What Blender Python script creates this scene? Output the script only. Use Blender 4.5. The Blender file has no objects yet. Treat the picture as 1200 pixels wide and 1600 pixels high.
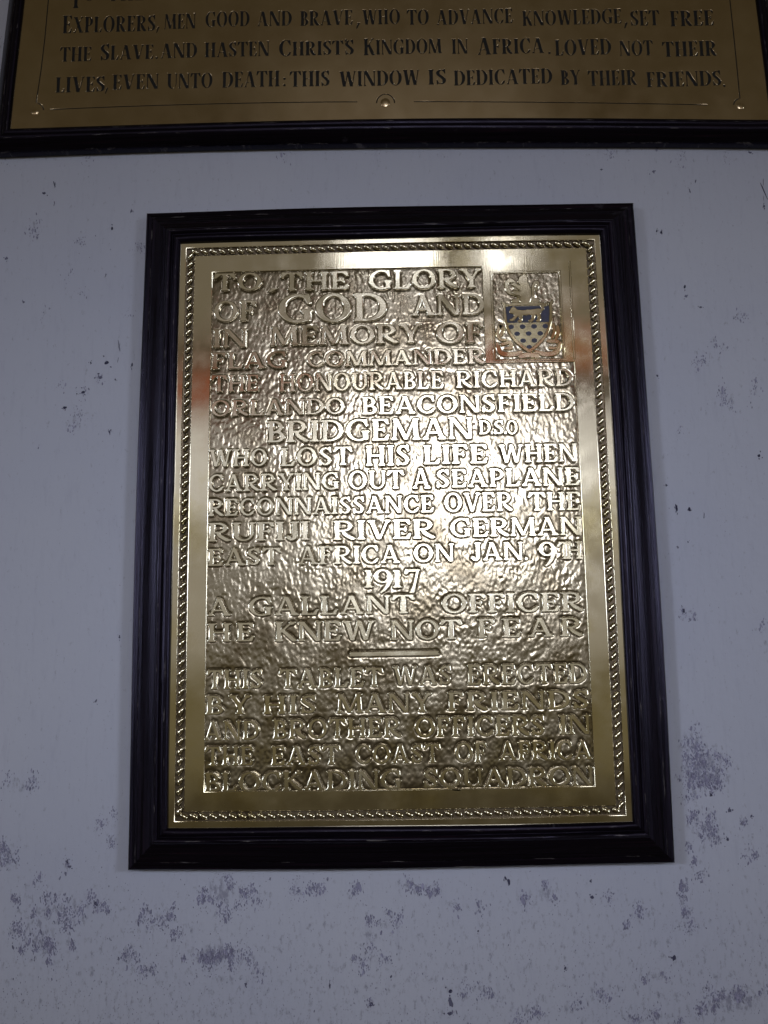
import bpy, bmesh, math, random
import numpy as np
from mathutils import Vector, Matrix, Euler

# ------------------------------------------------------------------ camera
scene = bpy.context.scene
COL = scene.collection
CAM_ROT = Euler((1.7520876740220148, 0.01504159439153491, 0.016932382374979398), 'XYZ')
CAM_LOC = Vector((0.0037546187767277164, -1.0386335548223902, 1.4182811361178562))
F_PX, IMG_W, IMG_H = 1600.0, 1200, 1600
cam_data = bpy.data.cameras.new('camera')
cam_data.sensor_fit = 'VERTICAL'
cam_data.sensor_height = 36.0
cam_data.lens = 36.0 * F_PX / IMG_H
cam_data.clip_start = 0.05
cam_data.clip_end = 100.0
cam = bpy.data.objects.new('camera', cam_data)
cam.rotation_euler = CAM_ROT
cam.location = CAM_LOC
COL.objects.link(cam)
scene.camera = cam

# ------------------------------------------------------------------ world and lamps
world = bpy.data.worlds.new('World')
scene.world = world
world.use_nodes = True
bg = world.node_tree.nodes['Background']
bg.inputs[0].default_value = (1.0, 0.82, 0.46, 1)
bg.inputs[1].default_value = 0.058

def lamp(name, loc, size, radiance, color=(1, 1, 1), target=None, roll=0.0, spread=180):
    d = bpy.data.lights.new(name, 'AREA')
    d.shape = 'RECTANGLE'
    d.size, d.size_y = size
    h = math.radians(spread) / 2
    focus = 1.0 if spread >= 180 else (math.tan(h) - h) / math.tan(h)      # radiance is meant along the axis
    d.energy = radiance * math.pi * size[0] * size[1] * focus
    d.color = color
    d.spread = math.radians(spread)
    o = bpy.data.objects.new(name, d)
    o.location = loc
    t = Vector(target) if target else Vector((loc[0], 0, loc[2]))
    q = (t - Vector(loc)).to_track_quat('-Z', 'Y')
    o.rotation_euler = (q.to_matrix().to_4x4() @ Matrix.Rotation(roll, 4, 'Z')).to_euler()
    COL.objects.link(o)
    return o

# windows and panels for lit walls behind the photographer, plus added fill lamps
lamp('window_lamp', (0.29, -5.0, 2.69), (1.14, 1.02), 10.0, (0.95, 0.97, 1.0), target=(0, 0, 1.50), spread=36)
lamp('clerestory_lamp', (-0.03, -5.0, 4.13), (0.54, 0.15), 7.0, (0.97, 0.98, 1.0))
lamp('clerestory_lamp', (0.67, -5.0, 4.13), (0.15, 0.15), 7.0, (0.97, 0.98, 1.0))
lamp('lit_wall_lamp', (0.0, -5.1, 2.84), (7.0, 0.62), 0.60, (0.97, 0.97, 0.98))
lamp('low_wall_lamp', (0.0, -5.1, 2.08), (7.0, 0.88), 0.26, (1.0, 0.95, 0.84))
lamp('red_reflection_lamp', (0.0, -5.05, 3.42), (7.0, 0.26), 0.19, (1.0, 0.19, 0.09), roll=math.radians(5.3))  # added glowing strip that gives the red band mirrored in the brass
lamp('upper_wall_lamp', (0.0, -5.1, 4.1), (7.0, 0.9), 0.11, (1.0, 0.90, 0.72))
lamp('high_sheen_lamp', (0.1, -5.1, 5.05), (1.7, 1.0), 0.065, (1.0, 0.90, 0.76))  # added for the soft sheen low on the upper plate
lamp('low_glow_lamp', (0.0, -5.1, 1.32), (7.0, 0.72), 0.085, (1.0, 0.86, 0.42))  # added to lift the reflection in the lower border
lamp('side_fill_lamp', (-3.0, -2.4, 2.1), (0.8, 0.9), 34.0, (0.84, 0.91, 1.0), target=(0, 0, 1.47), spread=16.5)  # added fill for the wall; narrow spread dims it towards the corners
lamp('side_fill_lamp', (3.0, -2.4, 2.1), (0.8, 0.9), 32.0, (0.84, 0.91, 1.0), target=(0, 0, 1.48), spread=16.5)  # matching added fill from the right, same narrow spread

scene.view_settings.view_transform = 'Standard'
scene.view_settings.look = 'None'
scene.view_settings.exposure = 0.0
scene.view_settings.gamma = 1.0
scene.view_settings.use_curve_mapping = False

# ------------------------------------------------------------------ helpers
rng = np.random.default_rng(11)
random.seed(5)
PLATE_Y = -0.020
M_CAM = np.array(CAM_ROT.to_matrix())

def at(u, v, y=PLATE_Y):
    """a measured point of the wall or plate (photo pixels) as metres on the plane y"""
    d = M_CAM @ np.array([(u - 600) / F_PX, -(v - 800) / F_PX, -1.0])
    t = (y - CAM_LOC[1]) / d[1]
    return CAM_LOC[0] + t * d[0], CAM_LOC[2] + t * d[2]

BOW_X, BOW_Z, BOW_K = -0.0107, 1.605, -0.0765     # lens barrel distortion, bent into the shape of frames and plates
def bow(x, z):
    dx, dz = x - BOW_X, z - BOW_Z
    s = 1 + BOW_K * (dx * dx + dz * dz)
    return BOW_X + dx * s, BOW_Z + dz * s

def straight(u, v, y=PLATE_Y):
    x, z = at(u, v, y)
    px, pz = x, z
    for _ in range(6):
        bx, bz = bow(px, pz)
        px += x - bx
        pz += z - bz
    return px, pz

def link(o, parent=None):
    COL.objects.link(o)
    if parent:
        o.parent = parent
    return o

def empty(name, loc, label, cat, group=None):
    o = bpy.data.objects.new(name, None)
    o.location = loc
    o.empty_display_size = 0.05
    COL.objects.link(o)
    o['label'] = label
    o['category'] = cat
    if group:
        o['group'] = group
    return o

def mesh_obj(name, verts, faces, mat, parent=None, smooth=False, uvs=None, offset=(0, 0, 0)):
    me = bpy.data.meshes.new(name)
    v = np.asarray(verts, dtype=float) - np.asarray(offset)
    me.from_pydata(v.tolist(), [], faces)
    if smooth:
        me.polygons.foreach_set('use_smooth', [True] * len(me.polygons))
    if uvs is not None:
        ul = me.uv_layers.new(name='UVMap')
        idx = np.empty(len(me.loops), dtype=np.int32)
        me.loops.foreach_get('vertex_index', idx)
        ul.data.foreach_set('uv', np.asarray(uvs, dtype=float)[idx].ravel())
    me.materials.append(mat)
    me.update()
    return link(bpy.data.objects.new(name, me), parent)

# ------------------------------------------------------------------ materials
def new_mat(name):
    m = bpy.data.materials.new(name)
    m.use_nodes = True
    nt = m.node_tree
    return m, nt, nt.nodes['Principled BSDF']

def N(nt, kind, **kw):
    n = nt.nodes.new(kind)
    for k, val in kw.items():
        if k.startswith('i_'):
            n.inputs[k[2:].replace('_', ' ')].default_value = val
        else:
            setattr(n, k, val)
    return n

def ramp(nt, src, stops):
    r = nt.nodes.new('ShaderNodeValToRGB')
    el = r.color_ramp.elements
    while len(el) < len(stops):
        el.new(0.5)
    for e, (p, c) in zip(el, stops):
        e.position = p
        e.color = (*c, 1) if len(c) == 3 else c
    nt.links.new(src, r.inputs[0])
    return r

def world_coords(nt, scale=(1, 1, 1)):
    g = N(nt, 'ShaderNodeNewGeometry')
    mp = N(nt, 'ShaderNodeMapping')
    mp.inputs['Scale'].default_value = scale
    nt.links.new(g.outputs['Position'], mp.inputs['Vector'])
    return mp.outputs['Vector']

def brass(name, base, tarnish, rough, brushed=(1, 1, 1), tarnish_lo=0.5, tarnish_hi=0.8, bump=0.008, bump_scale=500, tscale=9.0, vary=1.0):
    m, nt, p = new_mat(name)
    v = world_coords(nt)
    n1 = N(nt, 'ShaderNodeTexNoise', i_Scale=tscale, i_Detail=6.0, i_Roughness=0.6)
    nt.links.new(v, n1.inputs['Vector'])
    r = ramp(nt, n1.outputs['Fac'], [(tarnish_lo, base), (tarnish_hi, tarnish)])
    nt.links.new(r.outputs['Color'], p.inputs['Base Color'])
    p.inputs['Metallic'].default_value = 1.0
    vb = world_coords(nt, brushed)
    n2 = N(nt, 'ShaderNodeTexNoise', i_Scale=bump_scale, i_Detail=3.0)
    nt.links.new(vb, n2.inputs['Vector'])
    rr = N(nt, 'ShaderNodeMapRange', i_From_Min=0.3, i_From_Max=0.75, i_To_Min=rough * (1 - .4 * vary), i_To_Max=rough * (1 + .7 * vary))
    n3 = N(nt, 'ShaderNodeTexNoise', i_Scale=40.0, i_Detail=5.0)
    nt.links.new(v, n3.inputs['Vector'])
    nt.links.new(n3.outputs['Fac'], rr.inputs['Value'])
    nt.links.new(rr.outputs[0], p.inputs['Roughness'])
    b = N(nt, 'ShaderNodeBump', i_Strength=bump, i_Distance=0.001)
    nt.links.new(n2.outputs['Fac'], b.inputs['Height'])
    nt.links.new(b.outputs['Normal'], p.inputs['Normal'])
    return m

BRASS = brass('polished brass', (0.75, 0.69, 0.57), (0.62, 0.53, 0.27), 0.10, (1, 1, 0.08), 0.52, 0.75, 0.012)
BRASS_LETTER = brass('rubbed brass lettering', (0.78, 0.73, 0.62), (0.66, 0.59, 0.42), 0.13)
BRASS_GROUND = brass('patinated hammered brass', (0.43, 0.39, 0.325), (0.26, 0.22, 0.165), 0.17, (1, 1, 1), 0.40, 0.66, 0.02, 700, 30.0)
BRASS_DULL = brass('lacquered dull brass', (0.62, 0.50, 0.355), (0.52, 0.40, 0.27), 0.16, (1, 1, 0.1), 0.42, 0.75, 0.012, vary=0.3)
BRASS_SHIELD = brass('worn shield brass', (0.33, 0.295, 0.21), (0.24, 0.21, 0.135), 0.19, (1, 1, 1), 0.4, 0.7, 0.02, 600, 60.0)
BRASS_DARK = brass('shaded channel brass', (0.16, 0.13, 0.10), (0.08, 0.065, 0.05), 0.35)  # shade and dark reflections of the rope channel put into the base colour

def enamel(name, col, rough=0.4, spec=0.4):
    m, nt, p = new_mat(name)
    v = world_coords(nt)
    n1 = N(nt, 'ShaderNodeTexNoise', i_Scale=160.0, i_Detail=4.0)
    nt.links.new(v, n1.inputs['Vector'])
    r = ramp(nt, n1.outputs['Fac'], [(0.3, tuple(c * 0.7 for c in col)), (0.75, tuple(min(1, c * 1.35) for c in col))])
    nt.links.new(r.outputs['Color'], p.inputs['Base Color'])
    p.inputs['Roughness'].default_value = rough
    p.inputs['Specular IOR Level'].default_value = spec
    return m
BLUE = enamel('dark blue enamel', (0.020, 0.024, 0.075), 0.35)
BLACK = enamel('black wax filling', (0.006, 0.006, 0.009), 0.5, 0.25)

def wood(name, ridges):
    m, nt, p = new_mat(name)
    uv = N(nt, 'ShaderNodeTexCoord')
    mp = N(nt, 'ShaderNodeMapping')
    mp.inputs['Scale'].default_value = (3.0, 160.0, 1)
    nt.links.new(uv.outputs['UV'], mp.inputs['Vector'])
    n1 = N(nt, 'ShaderNodeTexNoise', i_Scale=2.0, i_Detail=7.0, i_Roughness=0.65)
    nt.links.new(mp.outputs['Vector'], n1.inputs['Vector'])
    r = ramp(nt, n1.outputs['Fac'], [(0.35, (0.0015, 0.0012, 0.003)), (0.58, (0.0035, 0.002, 0.005)), (0.78, (0.024, 0.005, 0.011))])
    # rubbed and chipped varnish
    v = world_coords(nt)
    n2 = N(nt, 'ShaderNodeTexNoise', i_Scale=95.0, i_Detail=6.0, i_Roughness=0.7)
    nt.links.new(v, n2.inputs['Vector'])
    n3 = N(nt, 'ShaderNodeTexNoise', i_Scale=11.0, i_Detail=2.0)
    nt.links.new(v, n3.inputs['Vector'])
    mul = N(nt, 'ShaderNodeMath', operation='MULTIPLY')
    nt.links.new(n2.outputs['Fac'], mul.inputs[0])
    nt.links.new(n3.outputs['Fac'], mul.inputs[1])
    w = ramp(nt, mul.outputs[0], [(0.385, (0, 0, 0)), (0.46, (0.8, 0.8, 0.8))])
    mix = N(nt, 'ShaderNodeMix', data_type='RGBA')
    nt.links.new(w.outputs['Color'], mix.inputs[0])
    nt.links.new(r.outputs['Color'], mix.inputs[6])
    mix.inputs[7].default_value = (0.040, 0.038, 0.050, 1)
    # corners of the moulding rubbed through to grey wood and old paint
    sep = N(nt, 'ShaderNodeSeparateXYZ')
    nt.links.new(uv.outputs['UV'], sep.inputs[0])
    bands = None
    for c, wd in ridges:
        sb = N(nt, 'ShaderNodeMath', operation='SUBTRACT'); sb.inputs[1].default_value = c
        nt.links.new(sep.outputs[1], sb.inputs[0])
        ab = N(nt, 'ShaderNodeMath', operation='ABSOLUTE'); nt.links.new(sb.outputs[0], ab.inputs[0])
        mr = N(nt, 'ShaderNodeMapRange', i_From_Min=wd, i_From_Max=0.0, i_To_Min=0.0, i_To_Max=1.0)
        nt.links.new(ab.outputs[0], mr.inputs['Value'])
        if bands is None:
            bands = mr.outputs[0]
        else:
            mx = N(nt, 'ShaderNodeMath', operation='MAXIMUM')
            nt.links.new(bands, mx.inputs[0]); nt.links.new(mr.outputs[0], mx.inputs[1]); bands = mx.outputs[0]
    mpc = N(nt, 'ShaderNodeMapping'); mpc.inputs['Scale'].default_value = (26.0, 160.0, 1)
    nt.links.new(uv.outputs['UV'], mpc.inputs['Vector'])
    nc = N(nt, 'ShaderNodeTexNoise', i_Scale=1.6, i_Detail=7.0, i_Roughness=0.75)
    nt.links.new(mpc.outputs['Vector'], nc.inputs['Vector'])
    ad = N(nt, 'ShaderNodeMath', operation='MULTIPLY_ADD'); ad.inputs[1].default_value = 0.16
    nt.links.new(bands, ad.inputs[0]); nt.links.new(nc.outputs['Fac'], ad.inputs[2])
    cr = ramp(nt, ad.outputs[0], [(0.68, (0, 0, 0)), (0.77, (0.8, 0.8, 0.8))])
    mix2 = N(nt, 'ShaderNodeMix', data_type='RGBA')
    nt.links.new(cr.outputs['Color'], mix2.inputs[0])
    nt.links.new(mix.outputs[2], mix2.inputs[6])
    mix2.inputs[7].default_value = (0.15, 0.14, 0.15, 1)
    nt.links.new(mix2.outputs[2], p.inputs['Base Color'])
    rr = N(nt, 'ShaderNodeMapRange', i_From_Min=0.3, i_From_Max=0.7, i_To_Min=0.17, i_To_Max=0.42)
    nt.links.new(n1.outputs['Fac'], rr.inputs['Value'])
    nt.links.new(rr.outputs[0], p.inputs['Roughness'])
    p.inputs['Specular IOR Level'].default_value = 0.24
    p.inputs['Specular Tint'].default_value = (0.66, 0.60, 1.0, 1)
    b = N(nt, 'ShaderNodeBump', i_Strength=0.35, i_Distance=0.0008)
    nt.links.new(n1.outputs['Fac'], b.inputs['Height'])
    nt.links.new(b.outputs['Normal'], p.inputs['Normal'])
    return m
WOOD = wood('dark stained wood', [(0.0120, 0.0020), (0.0040, 0.0016), (0.0340, 0.0016), (0.0410, 0.0022)])
WOOD_UPPER = wood('dark stained wood of the wide frame', [(0.0035, 0.0016), (0.0110, 0.0018), (0.0232, 0.0022)])

def wall_mat():
    m, nt, p = new_mat('painted plaster')
    v = world_coords(nt)
    n1 = N(nt, 'ShaderNodeTexNoise', i_Scale=3.0, i_Detail=5.0)
    nt.links.new(v, n1.inputs['Vector'])
    r = ramp(nt, n1.outputs['Fac'], [(0.3, (0.445, 0.472, 0.640)), (0.7, (0.500, 0.522, 0.665))])
    vs = world_coords(nt, (1, 1, 0.16))
    n2 = N(nt, 'ShaderNodeTexNoise', i_Scale=170.0, i_Detail=5.0, i_Roughness=0.65)
    nt.links.new(vs, n2.inputs['Vector'])
    st = ramp(nt, n2.outputs['Fac'], [(0.28, (0.92, 0.92, 0.94)), (0.46, (1, 1, 1))])
    mul = N(nt, 'ShaderNodeMix', data_type='RGBA', blend_type='MULTIPLY')
    mul.inputs[0].default_value = 1.0
    nt.links.new(r.outputs['Color'], mul.inputs[6])
    nt.links.new(st.outputs['Color'], mul.inputs[7])
    # thin paint rubbed through in soft bluish patches
    at_ = N(nt, 'ShaderNodeAttribute', attribute_name='wear')
    vw = world_coords(nt, (1, 1, 0.5))
    n3 = N(nt, 'ShaderNodeTexNoise', i_Scale=210.0, i_Detail=5.0, i_Roughness=0.7)
    nt.links.new(vw, n3.inputs['Vector'])
    add = N(nt, 'ShaderNodeMath', operation='MULTIPLY_ADD')
    nt.links.new(at_.outputs['Fac'], add.inputs[0])
    add.inputs[1].default_value = 0.19
    nt.links.new(n3.outputs['Fac'], add.inputs[2])
    wr = ramp(nt, add.outputs[0], [(0.60, (0, 0, 0)), (0.74, (0.85, 0.85, 0.85))])
    mix = N(nt, 'ShaderNodeMix', data_type='RGBA')
    nt.links.new(wr.outputs['Color'], mix.inputs[0])
    nt.links.new(mul.outputs[2], mix.inputs[6])
    mix.inputs[7].default_value = (0.26, 0.265, 0.38, 1)
    nt.links.new(mix.outputs[2], p.inputs['Base Color'])
    p.inputs['Roughness'].default_value = 0.62
    p.inputs['Specular IOR Level'].default_value = 0.25
    n4 = N(nt, 'ShaderNodeTexNoise', i_Scale=420.0, i_Detail=6.0, i_Roughness=0.7)
    nt.links.new(vs, n4.inputs['Vector'])
    n5 = N(nt, 'ShaderNodeTexNoise', i_Scale=24.0, i_Detail=4.0)
    nt.links.new(v, n5.inputs['Vector'])
    b = N(nt, 'ShaderNodeBump', i_Strength=0.12, i_Distance=0.0010)
    nt.links.new(n4.outputs['Fac'], b.inputs['Height'])
    b2 = N(nt, 'ShaderNodeBump', i_Strength=0.25, i_Distance=0.006)
    nt.links.new(n5.outputs['Fac'], b2.inputs['Height'])
    nt.links.new(b.outputs['Normal'], b2.inputs['Normal'])
    nt.links.new(b2.outputs['Normal'], p.inputs['Normal'])
    return m
WALL = wall_mat()

def flake_mat():
    m, nt, p = new_mat('bare plaster specks')
    a = N(nt, 'ShaderNodeAttribute', attribute_name='tone')
    nt.links.new(a.outputs['Color'], p.inputs['Base Color'])
    p.inputs['Roughness'].default_value = 0.8
    p.inputs['Specular IOR Level'].default_value = 0.1
    return m
FLAKE = flake_mat()

# ------------------------------------------------------------------ wall
# patches where the paint is rubbed or flaked: u, v, spread u, spread v, flakes, wear
PATCHES = [
 (30,1225,20,11,26,.7),(10,1335,16,14,45,.9),(170,1300,11,22,26,.5),(105,1350,4,5,5,.5),(112,1418,34,22,60,.6),(60,1450,30,32,70,.7),
 (68,1478,16,9,34,.9),(176,1420,9,8,16,.7),(240,1432,28,15,46,.6),(346,1393,22,17,70,1.),(352,1416,8,12,22,.7),(335,1492,30,12,95,1.2),(318,1500,12,8,30,1.),
 (275,1466,8,8,14,.7),(198,1496,15,7,26,.8),(75,1478,18,9,26,.7),(230,1515,18,10,16,.5),(392,1500,12,9,14,.6),(60,1500,16,8,16,.5),(45,1390,30,20,26,.4),
 (495,1388,12,7,28,.9),(462,1387,8,7,14,.7),(410,1402,14,10,16,.5),(560,1392,15,9,17,.6),(640,1385,20,9,24,.6),(675,1389,12,8,24,.8),(586,1440,4,4,6,.8),
 (613,1440,4,4,6,.8),(627,1438,3,5,6,.8),(606,1428,5,3,5,.6),(575,1465,9,14,20,.8),(555,1500,10,5,13,.8),(598,1495,3,8,7,.6),(610,1498,4,5,5,.6),(405,1512,8,6,9,.7),
 (572,1517,5,4,6,.7),(580,1570,4,5,6,.7),(755,1552,10,6,12,.7),(735,1545,14,10,10,.4),(720,1410,20,10,14,.4),
 (1085,1160,17,18,40,.8),(1100,1200,30,26,120,1.),(1085,1232,8,26,55,.9),(1112,1215,18,10,40,.9),(1100,1290,24,18,52,.6),(1115,1310,15,14,34,.7),(1070,1390,6,11,26,.9),
 (1092,1350,14,14,20,.4),(852,1400,26,18,34,.6),(1000,1425,40,18,34,.4),(1075,1440,14,14,24,.6),(1022,1524,12,6,14,.8),(1150,1563,36,16,90,1.),(1105,1575,12,8,20,.8),
 (842,1585,10,8,16,.7),(815,1595,10,5,14,.8),(930,1560,18,12,22,.6),(1042,1592,26,5,26,.9),(985,1590,12,6,14,.7),(1170,1300,14,30,14,.3),
 (52,355,9,7,22,.5),(122,376,10,5,14,.5),(107,417,4,7,7,.6),(215,385,4,8,17,.7),(128,457,6,6,5,.3),(73,487,5,5,5,.4),(122,660,14,12,30,.5),(205,482,4,4,6,.4),
 (131,614,6,5,9,.7),(92,603,3,4,5,.5),(157,589,5,4,10,.9),(1160,493,9,5,14,.5),(1125,537,12,12,16,.4),(1105,562,14,9,20,.4),(1136,625,17,18,36,.5),(1178,600,4,28,16,.5),
 (1062,668,3,5,7,.6),(1143,250,5,3,9,.9),(1080,250,18,3,10,.5),(940,240,26,3,10,.5),(1085,965,4,13,12,.6),(1069,953,3,5,10,.8),(1195,1000,5,20,12,.6),(1000,232,120,3,18,.4),(520,240,160,3,22,.4),(150,245,90,3,16,.4),
 (1187,70,5,40,18,.4),(8,120,6,50,20,.4)]
# single dark specks: u, v, width, height (photo pixels), darkness
SPECKS = [(69,302,7,6,.9),(85,288,2.5,15,.8),(85,317,2,9,.6),(10,404,7,6,.6),(175,357,5,7,1),(37,472,5,5,.5),(205,330,4,9,.5),(167,567,10,8,1),(142,567,4,6,.9),(157,590,10,7,.8),
 (130,613,7,6,.9),(120,615,3,3,.8),(101,637,8,6,1),(171,675,4,7,.8),(206,570,4,8,.9),(186,540,1.6,28,.5),(180,593,3,5,.8),(165,430,1.5,8,.5),(1033,363,6,7,.9),(1026,361,3,7,.9),
 (1070,448,4,9,1),(1072,463,7,6,.5),(1095,480,5,5,.5),(1027,587,4,6,.8),(1078,298,2,12,.6),(1087,283,2,7,.5),(1193,297,2.5,40,.7),(1194,322,4,6,.8),(1186,712,7,8,1),(1057,793,5,13,1),(1077,796,5,9,1),
 (1041,758,4,5,.8),(1059,855,3,6,.7),(1075,847,3,5,.5),(1068,954,5,10,.8),(1100,806,1.5,10,.4),(105,1348,4,9,.8),(108,1354,9,5,.7),(1140,1266,8,8,.7),(1174,1275,4,6,.7),(1137,1311,5,7,.7),(1111,1242,5,7,.7),
 (925,1402,7,7,.8),(923,1377,4,5,.7),(1053,1497,7,9,.9),(883,1513,4,6,.7),(790,1372,4,8,.9),(422,1373,3,6,.8),(704,1549,8,7,.9),(704,1566,8,22,.7),(703,1584,9,6,.8),(515,1540,3,13,.8),(580,1569,8,8,.7),
 (747,1455,3,4,.6),(611,1526,4,5,.6),(795,1378,5,10,.8),(20,1480,3,8,.5),(150,1412,7,9,.7),(384,1538,5,6,.6),(1172,238,9,4,.6),(1021,268,7,6,.4),(940,265,5,4,.5),(1015,1305,4,4,.3),(187,995,3,7,.8),(150,1095,4,6,.6),(60,700,3,5,.4),(173,672,3,3,.6)]

wall = None
def build_wall():
    global wall
    x0, x1, z0, z1 = -0.75, 0.75, 0.95, 2.65
    nx, nz = 300, 340
    xs, zs = np.linspace(x0, x1, nx), np.linspace(z0, z1, nz)
    X, Z = np.meshgrid(xs, zs)
    verts = np.stack([X.ravel(), np.zeros(X.size), Z.ravel()], 1)
    i = np.arange(nx * nz).reshape(nz, nx)
    faces = np.stack([i[:-1, :-1], i[:-1, 1:], i[1:, 1:], i[1:, :-1]], -1).reshape(-1, 4).tolist()
    wear = np.zeros_like(X)
    for (u, v, su, sv, n, w) in PATCHES:
        cx, cz = at(u, v, 0)
        s = 0.00068
        d = ((X - cx) / (su * s * 0.85)) ** 2 + ((Z - cz) / (sv * s * 0.85)) ** 2
        wear = np.maximum(wear, w * np.exp(-0.5 * d))
    # the whole strip below the tablet is a little rubbed
    zl = at(600, 1400, 0)[1]
    wear = np.maximum(wear, 0.30 / (1 + np.exp((Z - zl) / 0.012)))
    # rest of the wall, carried out round the detailed part, and its thickness
    n0 = len(verts)
    big = [(-4, 0, 0), (4, 0, 0), (4, 0, 5), (-4, 0, 5), (-4, 0.3, 0), (4, 0.3, 0), (4, 0.3, 5), (-4, 0.3, 5)]
    verts = np.concatenate([verts, np.array(big, float)])
    c = [int(i[0, 0]), int(i[0, -1]), int(i[-1, -1]), int(i[-1, 0])]
    b = [n0 + k for k in range(8)]
    edge = [i[0, :], i[:, -1], i[-1, ::-1], i[::-1, 0]]
    for k in range(4):
        faces.append([b[k], b[(k + 1) % 4]] + [int(q) for q in edge[k][::-1]])
        faces.append([b[(k + 1) % 4], b[k], b[k + 4], b[(k + 1) % 4 + 4]])
    faces.append([b[4], b[7], b[6], b[5]])
    wall = mesh_obj('wall', verts, faces, WALL)
    wall['kind'] = 'structure'
    a = wall.data.attributes.new('wear', 'FLOAT', 'POINT')
    a.data.foreach_set('value', np.concatenate([wear.ravel(), np.zeros(8)]))

    V, Fc, T = [], [], []
    def flake(x, z, w, h, dark, k=7):
        base = len(V)
        ph = random.random() * 6.28
        lean = random.uniform(-0.35, 0.35)
        th = 0.00010 + random.random() * 0.00045      # no two flaws share a plane
        t = min(0.38, 0.29 * (1 - dark) + 0.045 * dark)
        t *= random.uniform(0.82, 1.18)
        tone = (t * 0.92, t * 0.92, t * 1.32 + 0.03, 1)
        pts = []
        for q in range(k):
            a_ = ph + q * 2 * math.pi / k
            r = random.uniform(0.62, 1.12)
            dx, dz = math.cos(a_) * w * r, math.sin(a_) * h * r
            pts.append((x + dx + lean * dz, z + dz))
        for (px, pz) in pts:
            V.append((px, 0.0004, pz)); T.append(tone)
        for (px, pz) in pts:
            V.append((x + (px - x) * 0.72, -th, z + (pz - z) * 0.72)); T.append(tone)
        for q in range(k):
            r = (q + 1) % k
            Fc.append([base + q, base + r, base + k + r, base + k + q])
        Fc.append([base + k + q for q in range(k)])
    S = 0.00066
    for (u, v, su, sv, n, w) in PATCHES:
        subs = [(random.gauss(u, su * .75), random.gauss(v, sv * .75), random.uniform(.5, 1.3)) for _ in range(max(2, n // 7))]
        for _ in range(int(n * (4.6 if v > 1000 else 2.2))):
            cu, cv, k = random.choice(subs)
            fu, fv = random.gauss(cu, 4.6 * k), random.gauss(cv, 6.4 * k)
            x, z = at(fu, fv, 0)
            sz = random.lognormvariate(-0.12, 0.48)
            flake(x, z, 0.75 * S * sz, 1.75 * S * sz, random.uniform(-0.35, 0.30) * min(1, w + 0.1), 6)
    for _ in range(2600):
        u, v = random.uniform(-20, 1220), 1600 - abs(random.gauss(0, 120)) 
        x, z = at(u, v, 0)
        sz = random.lognormvariate(-0.25, 0.4)
        flake(x, z, 0.55 * S * sz, 1.1 * S * sz, random.uniform(0.0, 0.22), 5)
    for _ in range(1100):
        u, v = random.uniform(-20, 1220), random.uniform(220, 1400)
        x, z = at(u, v, 0)
        sz = random.lognormvariate(-0.35, 0.35)
        flake(x, z, 0.5 * S * sz, 1.0 * S * sz, random.uniform(0.0, 0.2), 5)
    for (u, v, w, h, d) in SPECKS:
        x, z = at(u, v, 0)
        flake(x, z, w * 0.5 * S, h * 0.5 * S, d, 11)
        for _ in range(3):
            x, z = at(u + random.gauss(0, w * .45), v + random.gauss(0, h * .45), 0)
            flake(x, z, w * 0.2 * S, h * 0.22 * S, d * 0.7, 7)
    fl = mesh_obj('paint_flaws', V, Fc, FLAKE, wall)
    fl['kind'] = 'stuff'
    ca = fl.data.attributes.new('tone', 'FLOAT_COLOR', 'POINT')
    ca.data.foreach_set('color', np.array(T, dtype=np.float32).ravel())
build_wall()

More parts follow.
